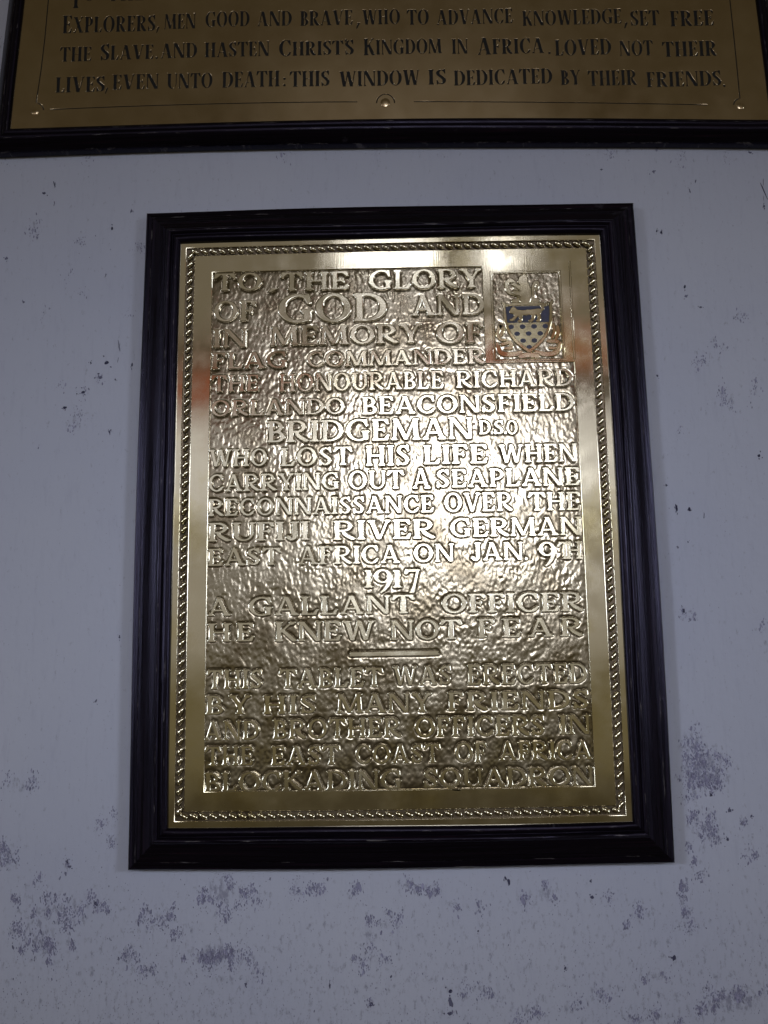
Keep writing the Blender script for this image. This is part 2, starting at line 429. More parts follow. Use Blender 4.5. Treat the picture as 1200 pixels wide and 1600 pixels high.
# ------------------------------------------------------------------ shapes drawn as masks and traced to outlines
CELL = 0.75
class Mask:
    def __init__(s, w, lo=-45, hi=125, cell=CELL):
        s.cell = cell
        s.x0, s.y0 = -20.0, float(lo)
        s.nx, s.ny = int((w + 40) / cell), int((hi - lo) / cell)
        s.X, s.Y = np.meshgrid(s.x0 + (np.arange(s.nx) + .5) * cell, s.y0 + (np.arange(s.ny) + .5) * cell)
        s.m = np.zeros(s.X.shape, bool)
    def inside(s, pts):
        r = np.zeros(s.X.shape, bool)
        n = len(pts)
        for i in range(n):
            (ax, ay), (bx, by) = pts[i], pts[(i + 1) % n]
            if ay == by:
                continue
            c = (s.Y < ay) != (s.Y < by)
            r ^= c & (s.X < ax + (s.Y - ay) * (bx - ax) / (by - ay))
        return r
    def poly(s, *pts):
        s.m |= s.inside(pts); return s
    def cut(s, *pts):
        s.m &= ~s.inside(pts); return s
    def rect(s, x0, y0, x1, y1):
        s.m |= (s.X > x0) & (s.X < x1) & (s.Y > y0) & (s.Y < y1); return s
    def bar(s, ax, ay, bx, by, w0, w1=None):
        w1 = w0 if w1 is None else w1
        dx, dy = bx - ax, by - ay
        L = math.hypot(dx, dy); nx, ny = -dy / L, dx / L
        return s.poly((ax + nx * w0 / 2, ay + ny * w0 / 2), (bx + nx * w1 / 2, by + ny * w1 / 2), (bx - nx * w1 / 2, by - ny * w1 / 2), (ax - nx * w0 / 2, ay - ny * w0 / 2))
    def diag(s, ax, ay, bx, by, w):          # bar with level ends
        return s.poly((ax - w / 2, ay), (ax + w / 2, ay), (bx + w / 2, by), (bx - w / 2, by))
    def ell(s, cx, cy, rx, ry):
        return ((s.X - cx) / rx) ** 2 + ((s.Y - cy) / ry) ** 2 < 1
    def ring(s, cx, cy, rx, ry, wx, wy, where=None):
        r = s.ell(cx, cy, rx, ry) & ~s.ell(cx, cy, max(rx - wx, .5), max(ry - wy, .5))
        if where is not None:
            r &= where
        s.m |= r; return s
    def disc(s, cx, cy, r, ry=None):
        s.m |= s.ell(cx, cy, r, ry or r); return s
    def brush(s, pts, radii, n=26):
        P = [np.array(p, float) for p in pts]
        P = [2 * P[0] - P[1]] + P + [2 * P[-1] - P[-2]]
        R = [radii[0]] + list(radii) + [radii[-1]]
        for i in range(1, len(P) - 2):
            for t in np.linspace(0, 1, n):
                a, b, c, d = P[i - 1:i + 3]
                q = .5 * (2 * b + (c - a) * t + (2 * a - 5 * b + 4 * c - d) * t * t + (3 * b - a - 3 * c + d) * t ** 3)
                r = R[i] * (1 - t) + R[i + 1] * t
                s.m |= (s.X - q[0]) ** 2 + (s.Y - q[1]) ** 2 < r * r
        return s
    def trace(s, tol=0.30, soft=2):
        f = np.pad(s.m.astype(float), 6)
        for _ in range(soft):
            for ax in (0, 1):
                f = (np.roll(f, 1, ax) + f + np.roll(f, -1, ax)) / 3
        f = f[::2, ::2] * 1.0
        f = np.where(np.abs(f - .5) < 1e-9, .5001, f)
        cell = s.cell * 2
        ox, oy = s.x0 + s.cell * .5 - 6 * s.cell, s.y0 + s.cell * .5 - 6 * s.cell
        b = f > .5
        code = b[:-1, :-1] * 1 + b[:-1, 1:] * 2 + b[1:, 1:] * 4 + b[1:, :-1] * 8
        TAB = {1: [(3, 0)], 2: [(0, 1)], 3: [(3, 1)], 4: [(1, 2)], 5: [(3, 0), (1, 2)], 6: [(0, 2)], 7: [(3, 2)], 8: [(2, 3)], 9: [(2, 0)],
               10: [(0, 1), (2, 3)], 11: [(2, 1)], 12: [(1, 3)], 13: [(1, 0)], 14: [(0, 3)]}
        nxt = {}
        pos = {}
        ys, xs = np.nonzero((code > 0) & (code < 15))
        def key(j, i, e):
            return {0: ('h', j, i), 1: ('v', j, i + 1), 2: ('h', j + 1, i), 3: ('v', j, i)}[e]
        for j, i in zip(ys.tolist(), xs.tolist()):
            for e0, e1 in TAB[int(code[j, i])]:
                k0, k1 = key(j, i, e0), key(j, i, e1)
                nxt[k0] = k1
                for k in (k0, k1):
                    if k not in pos:
                        t, jj, ii = k
                        if t == 'h':
                            a, c = f[jj, ii], f[jj, ii + 1]
                            pos[k] = (ox + (ii + (.5 - a) / (c - a)) * cell, oy + jj * cell)
                        else:
                            a, c = f[jj, ii], f[jj + 1, ii]
                            pos[k] = (ox + ii * cell, oy + (jj + (.5 - a) / (c - a)) * cell)
        loops = []
        while nxt:
            k = next(iter(nxt))
            L = []
            while k in nxt:
                L.append(pos[k]); k = nxt.pop(k)
            if len(L) > 5:
                loops.append(simplify(L, tol))
        return [l for l in loops if len(l) > 3]

def simplify(L, tol):
    P = np.array(L)
    n = len(P)
    a = 0
    b = int(np.argmax(((P - P[0]) ** 2).sum(1)))
    keep = np.zeros(n + 1, bool)
    Q = np.vstack([P, P[:1]])
    keep[[a, b, n]] = True
    st = [(a, b), (b, n)]
    while st:
        i, j = st.pop()
        if j - i < 2:
            continue
        d = Q[j] - Q[i]
        L2 = math.hypot(*d) or 1e-9
        dist = np.abs((Q[i + 1:j, 0] - Q[i, 0]) * d[1] - (Q[i + 1:j, 1] - Q[i, 1]) * d[0]) / L2
        k = int(np.argmax(dist))
        if dist[k] > tol:
            k += i + 1
            keep[k] = True
            st += [(i, k), (k, j)]
    return [tuple(p) for p in Q[:-1][keep[:-1]]]

# ------------------------------------------------------------------ roman capitals
class Style:
    def __init__(s, w, st, th, sf, sh):
        s.w, s.st, s.th, s.sf, s.sh = w, st, th, sf, sh

WIDTH = dict(A=84, B=62, C=76, D=80, E=62, F=58, G=84, H=82, I=26, J=44, K=78, L=60, M=102, N=86, O=86, P=62, Q=86, R=76, S=58, T=74, U=80, V=82,
             W=118, X=78, Y=78)
WIDTH.update({'1': 26, '7': 54, '9': 62, '.': 18, ',': 22, ':': 18, "'": 16})

def glyph_mask(ch, P):
    st, th, sf, sh = P.st, P.th, P.sf, P.sh
    w = WIDTH[ch] * (P.w if ch not in "I1.,:'" else 1)
    if ch in 'I1':
        w = st + 2 * sf
    m = Mask(w)
    T = 100
    def serif(x, y, ws, d, l=None, r=None):
        l = sf if l is None else l
        r = sf if r is None else r
        m.poly((x - ws / 2 - l, y), (x + ws / 2 + r, y), (x + ws / 2 + r, y + d * sh), (x + ws / 2, y + d * sh * 2.6), (x - ws / 2, y + d * sh * 2.6), (x - ws / 2 - l, y + d * sh))
    def stem(x, ws=st, top=True, bot=True, y0=0, y1=T, tl=None, tr=None, bl=None, br=None):
        m.poly((x - ws / 2, y0), (x + ws / 2, y0), (x + ws / 2 * .94, (y0 + y1) / 2), (x + ws / 2, y1), (x - ws / 2, y1), (x - ws / 2 * .94, (y0 + y1) / 2))
        if top: serif(x, y1, ws, -1, tl, tr)
        if bot: serif(x, y0, ws, 1, bl, br)
    def tick(x, y, d, h=20, ws=None):            # vertical beak at an arm's end
        ws = ws or th
        m.poly((x - ws * .75, y), (x + ws * .35, y), (x + ws * .6, y + d * h), (x - ws * .1, y + d * h), (x - ws * 1.5, y + d * th * .8))
    if ch == 'A':
        ax = w * .47
        m.diag(sf + th / 2, 0, ax - th * .1, T, th)
        m.diag(w - sf - st / 2, 0, ax + st * .05, T, st)
        m.poly((ax - st * .9, T), (ax + st * .5, T), (ax + st * .5, T - sh), (ax - st * .4, T - sh))
        m.rect(w * .25, 27, w * .72, 27 + th)
        serif(sf + th / 2, 0, th, 1); serif(w - sf - st / 2, 0, st, 1)
    elif ch in 'BPR':
        x = sf + st / 2
        stem(x, tr=0, br=0 if ch == 'B' else sf)
        y1 = 42 if ch == 'P' else 47
        def bowl(ya, yb, xr):
            ry = (yb - ya) / 2
            rx = min(ry * 1.15, (xr - x) * .8)
            xm = xr - rx
            def body(ex, wx, wy):
                e = m.ell(xm, (ya + yb) / 2, rx - wx, ry - wy) & (m.X >= xm)
                return e | ((m.X > x) & (m.X < xm) & (m.Y > ya + wy) & (m.Y < yb - wy))
            m.m |= body(0, 0, 0) & ~(body(0, st * .92, th) & (m.X > x + st / 2))
        rb = w * .46
        bowl(y1 - th / 2, T, w * {'B': .90, 'P': 1.0, 'R': .88}[ch])
        if ch == 'B':
            bowl(0, y1 + th / 2, w)
        if ch == 'R':
            m.brush([(x + rb * .55, y1), (x + rb * .80, 28), (w - st * .72, 7), (w - 2, 5)], [th * .6, st * .5, st * .5, th * .42])
    elif ch in 'CGOQD':
        ry = 51.5
        if ch == 'D':
            x = sf + st / 2
            stem(x, tr=0, br=0)
            m.ring(x + (w - x) * .26, 50, (w - x) * .74, 50, st, th, m.X > x + (w - x) * .24)
            m.rect(x, 0, x + (w - x) * .32, th); m.rect(x, T - th, x + (w - x) * .32, T)
        elif ch in 'OQ':
            m.ring(w / 2, 50, w / 2, ry, st, th)
            if ch == 'Q':
                m.brush([(w * .48, 8), (w * .62, -10), (w * .95, -18)], [th * .6, st * .45, th * .4])
        else:
            cx = w * .56
            cut = ~((m.X > cx + w * .20) & (m.Y > 25) & (m.Y < 78)) & (m.X < w * .92)
            m.ring(cx, 50, cx, ry, st, th, cut)
            tick(w * .88, T, -1, 34)
            if ch == 'C':
                m.brush([(w * .74, 10), (w * .88, 18), (w * .95, 27)], [th * .6, th * .55, th * .3])
            else:
                x = w - sf - st / 2
                m.rect(x - st / 2, 4, x + st / 2, 44)
                serif(x, 46, st, -1)
    elif ch in 'EFL':
        x = sf + st / 2
        stem(x, tr=sf if ch == 'L' else 0, br=sf if ch == 'F' else 0)
        if ch != 'L':
            xr = w * .90
            m.rect(x, T - th, xr, T); tick(xr, T - th * .1, -1, 24)
            xm = w * .70
            m.rect(x, 50 - th * .45, xm, 50 + th * .45)
            m.poly((xm - th, 50), (xm, 50 - 14), (xm + th * .35, 50 - 14), (xm + th * .35, 50 + 14), (xm, 50 + 14))
        if ch != 'F':
            xr = w - 1
            m.rect(x, 0, xr - th * .6, th)
            m.poly((xr - th * 2.3, th * .6), (xr - th * 1.2, 0), (xr - th * .5, 0), (xr + 2, 28), (xr - th * .45, 28))
    elif ch == 'H':
        a, b = sf + st / 2, w - sf - st / 2
        stem(a); stem(b); m.rect(a, 50 - th / 2, b, 50 + th / 2)
    elif ch in 'I1':
        stem(w / 2) if ch == 'I' else stem(w / 2, tr=0)
    elif ch == 'J':
        x = w - sf - st / 2
        stem(x, bot=False, y0=18)
        m.brush([(x, 24), (x - 2, 10), (x - st * .9, 2), (st * .7, 8)], [st * .5, st * .47, th * .55, th * .7])
        m.disc(st * .55, 15, st * .55)
    elif ch == 'K':
        x = sf + st / 2
        stem(x)
        m.diag(x + st * .2, 42, w - sf * 1.6 - th / 2, T, th)
        m.brush([(x + st * .9, 58), (w * .70, 24), (w - st * .6, 6), (w - 1, 5)], [st * .42, st * .5, st * .48, th * .4])
        serif(w - sf * 1.6 - th / 2, T, th, -1)
    elif ch == 'M':
        a, b, mid = sf + th / 2 - 2, w - sf - st / 2 + 1, w * .49
        m.diag(a, 0, a + w * .05, T, th); m.diag(b, 0, b - w * .05, T, st)
        m.diag(a + w * .05 + st * .1, T, mid + 1, 2, st * .95); m.diag(b - w * .05, T, mid, 2, th)
        m.poly((a + w * .05 - sf - th * .5, T), (a + w * .05 + st * .4, T), (a + w * .05, T - sh), (a + w * .05 - sf - th * .5, T - sh))
        serif(b - w * .05, T, st, -1, 0, sf)
        serif(a, 0, th, 1); serif(b, 0, st, 1)
    elif ch == 'N':
        a, b = sf + th / 2, w - sf - th / 2
        stem(a, th, top=False); stem(b, th, bot=False)
        m.diag(a + st * .18, T, b - st * .25, 0, st * 1.12)
        m.poly((a - th / 2 - sf, T), (a + th, T), (a + th * .5, T - sh), (a - th / 2 - sf, T - sh))
    elif ch == 'S':
        m.brush([(w * .80, 84), (w * .54, 95), (w * .24, 86), (w * .20, 68), (w * .5, 51), (w * .79, 33), (w * .74, 13), (w * .46, 5), (w * .14, 16)],
                [th * .5, th * .5, st * .42, st * .46, st * .5, st * .48, st * .42, th * .5, th * .5])
        tick(w * .86, T + 1, -1, 32); m.poly((w * .06, -1), (w * .06 + th * .8, -1), (w * .06 + th * 1.6, 12), (w * .06 + th * .6, 32), (w * .06 - th * .1, 32))
    elif ch == 'T':
        stem(w / 2, top=False)
        m.rect(th * .6, T - th, w - th * .6, T)
        m.poly((th * .2, T + 1), (th * 1.6, T), (th * 2.4, T - th), (th * .3, T - 28), (-th * .5, T - 28))
        m.poly((w - th * .2, T + 1), (w - th * 1.6, T), (w - th * 2.4, T - th), (w - th * .3, T - 28), (w + th * .5, T - 28))
    elif ch == 'U':
        a, b = sf + st / 2, w - sf - th / 2
        m.rect(a - st / 2, 36, a + st / 2, T); m.rect(b - th / 2, 36, b + th / 2, T)
        cx, rx = (a - st / 2 + b + th / 2) / 2, (b + th / 2 - a + st / 2) / 2
        lo = (m.Y < 37) & m.ell(cx, 37, rx, 38)
        inn = m.ell(cx + (st - th) / 2, 37, rx - (st + th) / 2, 38 - th) 
        m.m |= lo & ~inn
        serif(a, T, st, -1); serif(b, T, th, -1)
    elif ch in 'VY':
        y0 = 0 if ch == 'V' else 44
        mid = w * .5
        m.diag(sf + st / 2, T, mid + (0 if ch == 'V' else st * .1), y0, st); m.diag(w - sf - th / 2, T, mid + st * .15, y0, th)
        if ch == 'Y':
            stem(mid + st * .1, top=False, y1=50)
        serif(sf + st / 2, T, st, -1); serif(w - sf - th / 2, T, th, -1)
    elif ch == 'W':
        x = [sf + st / 2, w * .30, w * .515, w * .72, w - sf - th / 2]
        m.diag(x[0], T, x[1], 0, st); m.diag(x[2], T, x[1] + st * .15, 0, th); m.diag(x[2], T, x[3], 0, st); m.diag(x[4], T, x[3] + st * .15, 0, th)
        serif(x[0], T, st, -1); serif(x[4], T, th, -1)
    elif ch == 'X':
        a, b = sf + st / 2, w - sf - st / 2
        m.diag(a, T, b, 0, st); m.diag(b + 3, T, a - 3, 0, th)
        serif(a, T, st, -1); serif(b + 3, T, th, -1); serif(b, 0, st, 1); serif(a - 3, 0, th, 1)
    elif ch == '9':
        m.ring(w / 2, 62, w / 2, 39, st, th)
        m.brush([(w - st * .5, 66), (w - st * .55, 30), (w * .66, -8), (w * .40, -32)], [st * .45, st * .5, st * .42, th * .4])
    elif ch == '7':
        m.rect(2, T - th * 1.3, w, T)
        m.poly((1, T + 2), (th, T + 2), (th * 2, T - th * 1.2), (th * .8, T - 26), (0, T - 26))
        m.poly((w - th * 1.2, T - th), (w, T), (w * .62, -34), (w * .62 - st * 1.15, -34), (w * .62 - st * .2, 10))
    elif ch == '.':
        m.disc(9, 8, 9)
    elif ch == ',':
        m.poly((6, 16), (22, 20), (4, -22), (-4, -22))
    elif ch == ':':
        m.disc(9, 12, 8); m.disc(9, 52, 8)
    elif ch == "'":
        m.poly((2, 104), (15, 106), (8, 76), (3, 76))
    return m, w

# turns outlines into relief with rounded edges; all temporary curves are evaluated together
PENDING = []
def relief(name, loops, depth, bevel, res=2, mat=None):
    cu = bpy.data.curves.new(name, 'CURVE')
    cu.dimensions = '2D'
    cu.fill_mode = 'BOTH'
    cu.extrude = depth / 2
    cu.bevel_depth = bevel
    cu.bevel_resolution = res
    for L in loops:
        sp = cu.splines.new('POLY')
        sp.points.add(len(L) - 1)
        a = np.zeros((len(L), 4)); a[:, :2] = L; a[:, 3] = 1
        sp.points.foreach_set('co', a.ravel())
        sp.use_cyclic_u = True
    o = bpy.data.objects.new(name, cu)
    COL.objects.link(o)
    rec = dict(name=name, o=o, cu=cu, top=depth / 2 + bevel, mat=mat, mesh=None)
    PENDING.append(rec)
    return rec

def flush():
    dg = bpy.context.evaluated_depsgraph_get()
    for r in PENDING:
        me = bpy.data.meshes.new_from_object(r['o'].evaluated_get(dg), depsgraph=dg)
        me.name = r['name']
        n = len(me.vertices)
        co = np.empty(n * 3, np.float32); me.vertices.foreach_get('co', co)
        co = co.reshape(-1, 3); co[:, 2] -= r['top']
        r['me_xyz'] = co
        out = np.stack([co[:, 0], -co[:, 2], co[:, 1]], 1)      # face the room: local z of the relief looks along -y
        me.vertices.foreach_set('co', out.ravel())
        me.materials.clear()
        if r['mat']:
            me.materials.append(r['mat'])
        nz = np.empty(len(me.polygons) * 3, np.float32); me.polygons.foreach_get('normal', nz)
        sm = np.ones(len(me.polygons), bool)
        me.polygons.foreach_set('use_smooth', sm)
        try:
            me.set_sharp_from_angle(angle=math.radians(50))
        except Exception:
            pass
        me.update()
        r['mesh'] = me
    for r in PENDING:
        bpy.data.objects.remove(r['o'])
        bpy.data.curves.remove(r['cu'])
    PENDING.clear()

# ------------------------------------------------------------------ what is written on the two plates (photo pixels: left, right, cap top, baseline)
WORDS = [
 ('TO',336,408,427,453),(',',421,434,440,453),('THE',440,544,425,452),('GLORY',577,752,421,450),
 ('OF',335,399,470,501),('GOD',436,603,459,502),('AND',644,756,460,491.5),
 ('IN',333,386,514,542),('MEMORY',423,658,508,537),('OF',683,756,503.5,535),
 ('FLAG',331,448,550,575),('COMMANDER',480,757,547,570),
 ('THE',331,404,586,611),('HONOURABLE',437,692,582,609),('RICHARD',713,894,578,604),
 ('ORLANDO',330,538,624,648),('BEACONSFIELD',566,897,617,644),
 ('BRIDGEMAN',418,738,655,688),('D',749,766,657,678),('.',767,770,650,678),('S',772,787,657,678),('.',788,791,650,678),('O',792,808,657,678),
 ('WHO',327,417,702,728),('LOST',439,549,699,727),('HIS',572,640,696,727),('LIFE',662,761,695,724),('WHEN',780,901,694,721.5),
 ('CARRYING',326,529,740,766),('OUT',545,630,735.5,763.5),('A',645,672,732,763),('SEAPLANE',682,905,732,759.5),
 ('RECONNAISSANCE',326,677,777,803),('OVER',695,800,770,798.5),('THE',827,906,769,797),
 ('RUFIJI',326,482,816,844.5),('RIVER',521,679,812.5,842),('GERMAN',704,908,809,837),
 ('EAST',325,437,857,883),('AFRICA',467,624,853,880.5),('ON',647,709,850,877.5),('JAN',736,817,847.5,875),('.',820,824,848,875),('9',842,868,847,875),('T',873,893,847,873),('H',884,909,846,873),
 ('1',570,582,891,918),('9',584,612,890,917),('1',614,627,891,918),('7',633,655,890,917),
 ('A',325,360,935,962),('GALLANT',389,646,931.5,960),('OFFICER',691,911,927,956),
 ('HE',325,396,974,1002),('KNEW',430,585,971,1001),('NOT',611,720,969,999),('FEAR',747,910,966,995),
 ('THIS',324,409,1047,1076),('TABLET',437,597,1045,1074),('WAS',614,705,1041,1070),('ERECTED',731,917,1038,1068.5),
 ('BY',322,391,1087,1116),('HIS',412,494,1087,1115),('MANY',527,674,1084,1113),('FRIENDS',700,920,1080.5,1108.5),
 ('AND',320,404,1127,1156),('BROTHER',427,626,1123.5,1153),('OFFICERS',649,851,1120,1150),('IN',875,922,1117.5,1147),
 ('THE',321,395,1167,1196),('EAST',424,530,1166,1195),('COAST',556,687,1164,1192.5),('OF',712,760,1161,1191),('AFRICA',781,924,1159,1187),
 ('BLOCKADING',320,627,1206,1235),('SQUADRON',662,927,1201,1229)]

# capital initials stand taller: marked with ^
WORDS_UPPER = [
 ('^T',110,128,-22,12),('O',131,149,-24,1),('THE',168,226,-24,1),
 ('^EXPLORERS',98,243,25,50),(',',245,250,22,46),('MEN',257,306,21,45),('GOOD',321,390,17.5,41.5),('AND',402,456,17,40.5),('BRAVE',469,551,16,39.5),(',',557,563,16,39.5),
 ('WHO',566,625,14.5,38),('TO',636,670,14.5,38.5),('ADVANCE',682,801,14,37.5),('KNOWLEDGE',816,971,15,38.5),(',',975,981,15,39),('SET',985,1030,16,40),('FREE',1047,1115,16,40.5),
 ('THE',94,143,73,96),('^SLAVE',157,240,70,93),('.',243,247,68,92),('AND',251,308,67,90.5),('HASTEN',320,421,65,88.5),('^CHRIST',436,536,64,86.5),("'",538,543,62,85),('S',539,553,62,85.5),
 ('^KINGDOM',568,690,61,84.5),('IN',706,731,60.5,84),('^AFRICA',746,850,60,84),('.',856,860,60,84.5),('LOVED',867,955,61,86),('NOT',968,1020,63,87),('THEIR',1035,1120,64,88),
 ('LIVES',87,164,119.5,144),(',',165,170,117,141),('EVEN',176,248,115.5,139.5),('UNTO',261,332,114,138),('DEATH',347,437,111,136),(':',442,447,111,136),('THIS',453,515,110.5,135),
 ('WINDOW',530,656,110,134),('IS',669,697,108,132),('DEDICATED',709,863,108,132),('BY',876,907,109,132.5),('THEIR',919,995,109.5,133.5),('FRIENDS',1010,1127,111,135),('.',1129,1133,111,136)]

ST_A = Style(1.0, 14.5, 7.8, 6.0, 5.0)
ST_B = Style(0.68, 15.5, 5.4, 4.0, 3.6)
BEV_U = 3.8                                     # rounded edge of a raised letter, in hundredths of its height
CAP_REF = 0.0183                                # metres of 100 units for relief depth
GL_A, GL_B = {}, {}
for ch in sorted(set(''.join(w[0] for w in WORDS))):
    m, w = glyph_mask(ch, ST_A)
    GL_A[ch] = dict(w=w, m=m, loops=m.trace())
for ch in sorted(set(''.join(w[0] for w in WORDS_UPPER)) - {'^'}):
    m, w = glyph_mask(ch, ST_B)
    GL_B[ch] = dict(w=w, m=m, loops=m.trace(0.35))

def layout(words, GL, gap_ref, lo, hi, plane=PLATE_Y, pad=0.0):
    """every letter as (char, x, z, scale_x, scale_z) in metres on the plate"""
    out = []
    for (t, u0, u1, vt, vb) in words:
        big = t.startswith('^')
        t = t.lstrip('^')
        uc = (u0 + u1) / 2
        z0 = at(uc, vb, plane)[1]; z1 = at(uc, vt, plane)[1]
        x0 = at(u0, (vt + vb) / 2, plane)[0]; x1 = at(u1, (vt + vb) / 2, plane)[0]
        cap = (z1 - z0) / 100
        ws = [GL[c]['w'] * (1.13 if big and k == 0 else 1) for k, c in enumerate(t)]
        total = sum(ws)
        W = (x1 - x0) / cap
        n = len(t)
        k = (W - gap_ref * (n - 1)) / total if n > 1 else W / total
        k = min(hi, max(lo, k)) if n > 1 else k
        gap = (W - k * total) / (n - 1) if n > 1 else 0
        x = x0
        for i, c in enumerate(t):
            s = 1.13 if big and i == 0 else 1
            out.append((c, x, z0 - (0.02 * cap * 100 * (s > 1)), cap * k * s, cap * s))
            x += (ws[i] * k + gap) * cap
    return out

# ------------------------------------------------------------------ wooden frames
def frame_rails(parent, org, x0, x1, z0, z1, profile, tilt=0.0, wob=0.0004, mat=WOOD):
    """four mitred rails round the opening; profile = (distance outwards, height off the wall)"""
    seg = 28
    prof = np.array(profile)
    corners = [(x0, z0, -1, -1), (x1, z0, 1, -1), (x1, z1, 1, 1), (x0, z1, -1, 1)]
    cxm, czm = (x0 + x1) / 2, (z0 + z1) / 2
    for k in range(4):
        a, b = corners[k], corners[(k + 1) % 4]
        V, UV, Fc = [], [], []
        ph = random.random() * 9
        L = math.hypot(b[0] - a[0], b[1] - a[1])
        for i in range(seg + 1):
            t = i / seg
            for j, (s, h) in enumerate(prof):
                ax, az = a[0] + a[2] * s, a[1] + a[3] * s
                bx, bz = b[0] + b[2] * s, b[1] + b[3] * s
                x, z = ax + (bx - ax) * t, az + (bz - az) * t
                wv = wob * math.sin(ph + t * 7 + j * .15) * (1 - abs(2 * t - 1) ** 6)
                if tilt:
                    dx, dz = x - cxm, z - z0
                    x, z = cxm + dx - tilt * dz, z0 + dz + tilt * dx
                x, z = bow(x, z)
                V.append((x + wv, -h - wv * .5, z + wv)); UV.append((k * 3.7 + t * L, s))
        m = len(prof)
        for i in range(seg):
            for j in range(m - 1):
                q = i * m + j
                Fc.append([q, q + 1, q + m + 1, q + m])
        Fc.append(list(range(m))[::-1])
        Fc.append([seg * m + j for j in range(m)])
        o = mesh_obj('frame_rail', V, Fc, mat, parent, smooth=True, uvs=UV, offset=org)
        bm = bmesh.new(); bm.from_mesh(o.data)
        bmesh.ops.recalc_face_normals(bm, faces=bm.faces)
        bm.to_mesh(o.data); bm.free()
        try:
            o.data.set_sharp_from_angle(angle=math.radians(38))
        except Exception:
            pass

def rect_loop(x0, z0, x1, z1, n=20, f=bow):
    pts = []
    for (ax, az, bx, bz) in ((x0, z0, x1, z0), (x1, z0, x1, z1), (x1, z1, x0, z1), (x0, z1, x0, z0)):
        for i in range(n):
            t = i / n
            pts.append(f(ax + (bx - ax) * t, az + (bz - az) * t))
    return pts

def poly_loop(P, n=16, f=bow):
    pts = []
    for k in range(len(P)):
        (ax, az), (bx, bz) = P[k], P[(k + 1) % len(P)]
        for i in range(n):
            t = i / n
            pts.append(f(ax + (bx - ax) * t, az + (bz - az) * t))
    return pts

def offset_rect(r, d):
    return (r[0] + d, r[1] + d, r[2] - d, r[3] - d)

# ================================================================== the raised tablet
T_ORG = np.array((0.0, 0.0, 1.2966))
tablet = empty('memorial_tablet', T_ORG, 'portrait brass memorial tablet with raised lettering and coat of arms, in a dark frame', 'memorial tablet')
PX0, PX1, PZ0, PZ1 = -0.2262, 0.2262, 1.2957, 1.9047
PROFILE = [(0.000, 0.006), (0.000, 0.0225), (0.0012, 0.0240), (0.0040, 0.0252), (0.0065, 0.0248), (0.0080, 0.0236), (0.0088, 0.0236),
           (0.0096, 0.0256), (0.0112, 0.0268), (0.0130, 0.0268), (0.0146, 0.0256), (0.0152, 0.0238), (0.0170, 0.0230), (0.0215, 0.0212),
           (0.0260, 0.0186), (0.0300, 0.0160), (0.0330, 0.0148), (0.0336, 0.0136), (0.0372, 0.0130), (0.0405, 0.0118), (0.0415, 0.0100), (0.0418, 0.0012)]
frame_rails(tablet, T_ORG, PX0 + .0012, PX1 - .0012, PZ0 + .0012, PZ1 - .0012, PROFILE)

PLATE = (PX0, PZ0, PX1, PZ1)
CH_O = offset_rect(PLATE, 0.0070)        # channel of the rope border
CH_I = offset_rect(PLATE, 0.0172)
PANEL = (-0.1905, 1.3307, 0.1905, 1.8690)
ax0 = straight(757, 500)[0]; az0 = straight(820, 566)[1]
ox0, oz1 = straight(769, 427); ox1, oz0 = straight(880, 560)
L_POLY = [(PANEL[0], PANEL[1]), (PANEL[2], PANEL[1]), (PANEL[2], az0), (ax0, az0), (ax0, PANEL[3]), (PANEL[0], PANEL[3])]
band_outer = relief('outer_band', [rect_loop(*PLATE), rect_loop(*CH_O)], 0.0030, 0.0007, 2, BRASS)
band_inner = relief('inner_band', [rect_loop(*CH_I), poly_loop(L_POLY), rect_loop(ox0, oz0, ox1, oz1)], 0.0030, 0.0009, 2, BRASS)
gx0, gz1 = straight(887.5, 412); gx1, gz0 = straight(888.5, 562)
bar0 = straight(547, 1018 + 4); bar1 = straight(684, 1018 + 2)

# rule under the epitaph
bz = bar0[1] * .5 + bar1[1] * .5
rule = relief('rule_bar', [[(bar0[0], bz - .0018), (bar1[0], bz - .0018), (bar1[0], bz + .0018), (bar0[0], bz + .0018)]], 0.0020, 0.0006, 2, BRASS_LETTER)
fillet = relief('arms_fillet', [[(gx0 - .0006, gz0), (gx0 + .0006, gz0), (gx0 + .0006, gz1), (gx0 - .0006, gz1)]], 0.0006, 0.0006, 2, BRASS)

arms_edge = relief('arms_border', [rect_loop(ox0 - .0019, oz0 - .0019, ox1 + .0019, oz1 + .0019, 6), rect_loop(ox0 - .0009, oz0 - .0009, ox1 + .0009, oz1 + .0009, 6)], 0.0006, 0.0006, 2, BRASS)
# raised letters, one shared relief for every character
for ch, g in GL_A.items():
    g['rec'] = relief('letter_' + ch, g['loops'], 10.0, BEV_U, 2, BRASS_LETTER)

# ---------------- coat of arms (drawn in units of 1/100 of the opening's width)
AW = (ox1 - ox0)
U = AW / 100.0
AH = (oz1 - oz0) / U
def arms_mask():
    return Mask(100, -20, AH + 20, 0.6)
sh_c, sh_w = 50.0, 72.0
def shield_pts(g=0.0):
    a, b = sh_c - sh_w / 2 + g, sh_c + sh_w / 2 - g
    top, bot = AH * .635 - g, AH * .065 + g * 1.5
    pts = [(a - 3 + g * .3, top + 4), (a + 6, top - 1), (sh_c - 8, top), (sh_c + 8, top), (b - 6, top - 1), (b + 3 - g * .3, top + 4)]
    for t in np.linspace(0, 1, 14):
        e = 1 - (1 - t) ** 1.0
        pts.append((sh_c + (b - sh_c) * (1 - t ** 3.1), top - 3 - (top - 3 - bot) * e))
    for t in np.linspace(1, 0, 14)[1:]:
        pts.append((sh_c - (sh_c - a) * (1 - t ** 3.1), top - 3 - (top - 3 - bot) * t))
    return pts
m = arms_mask(); m.poly(*shield_pts(0)); L_sh = m.trace(.3)
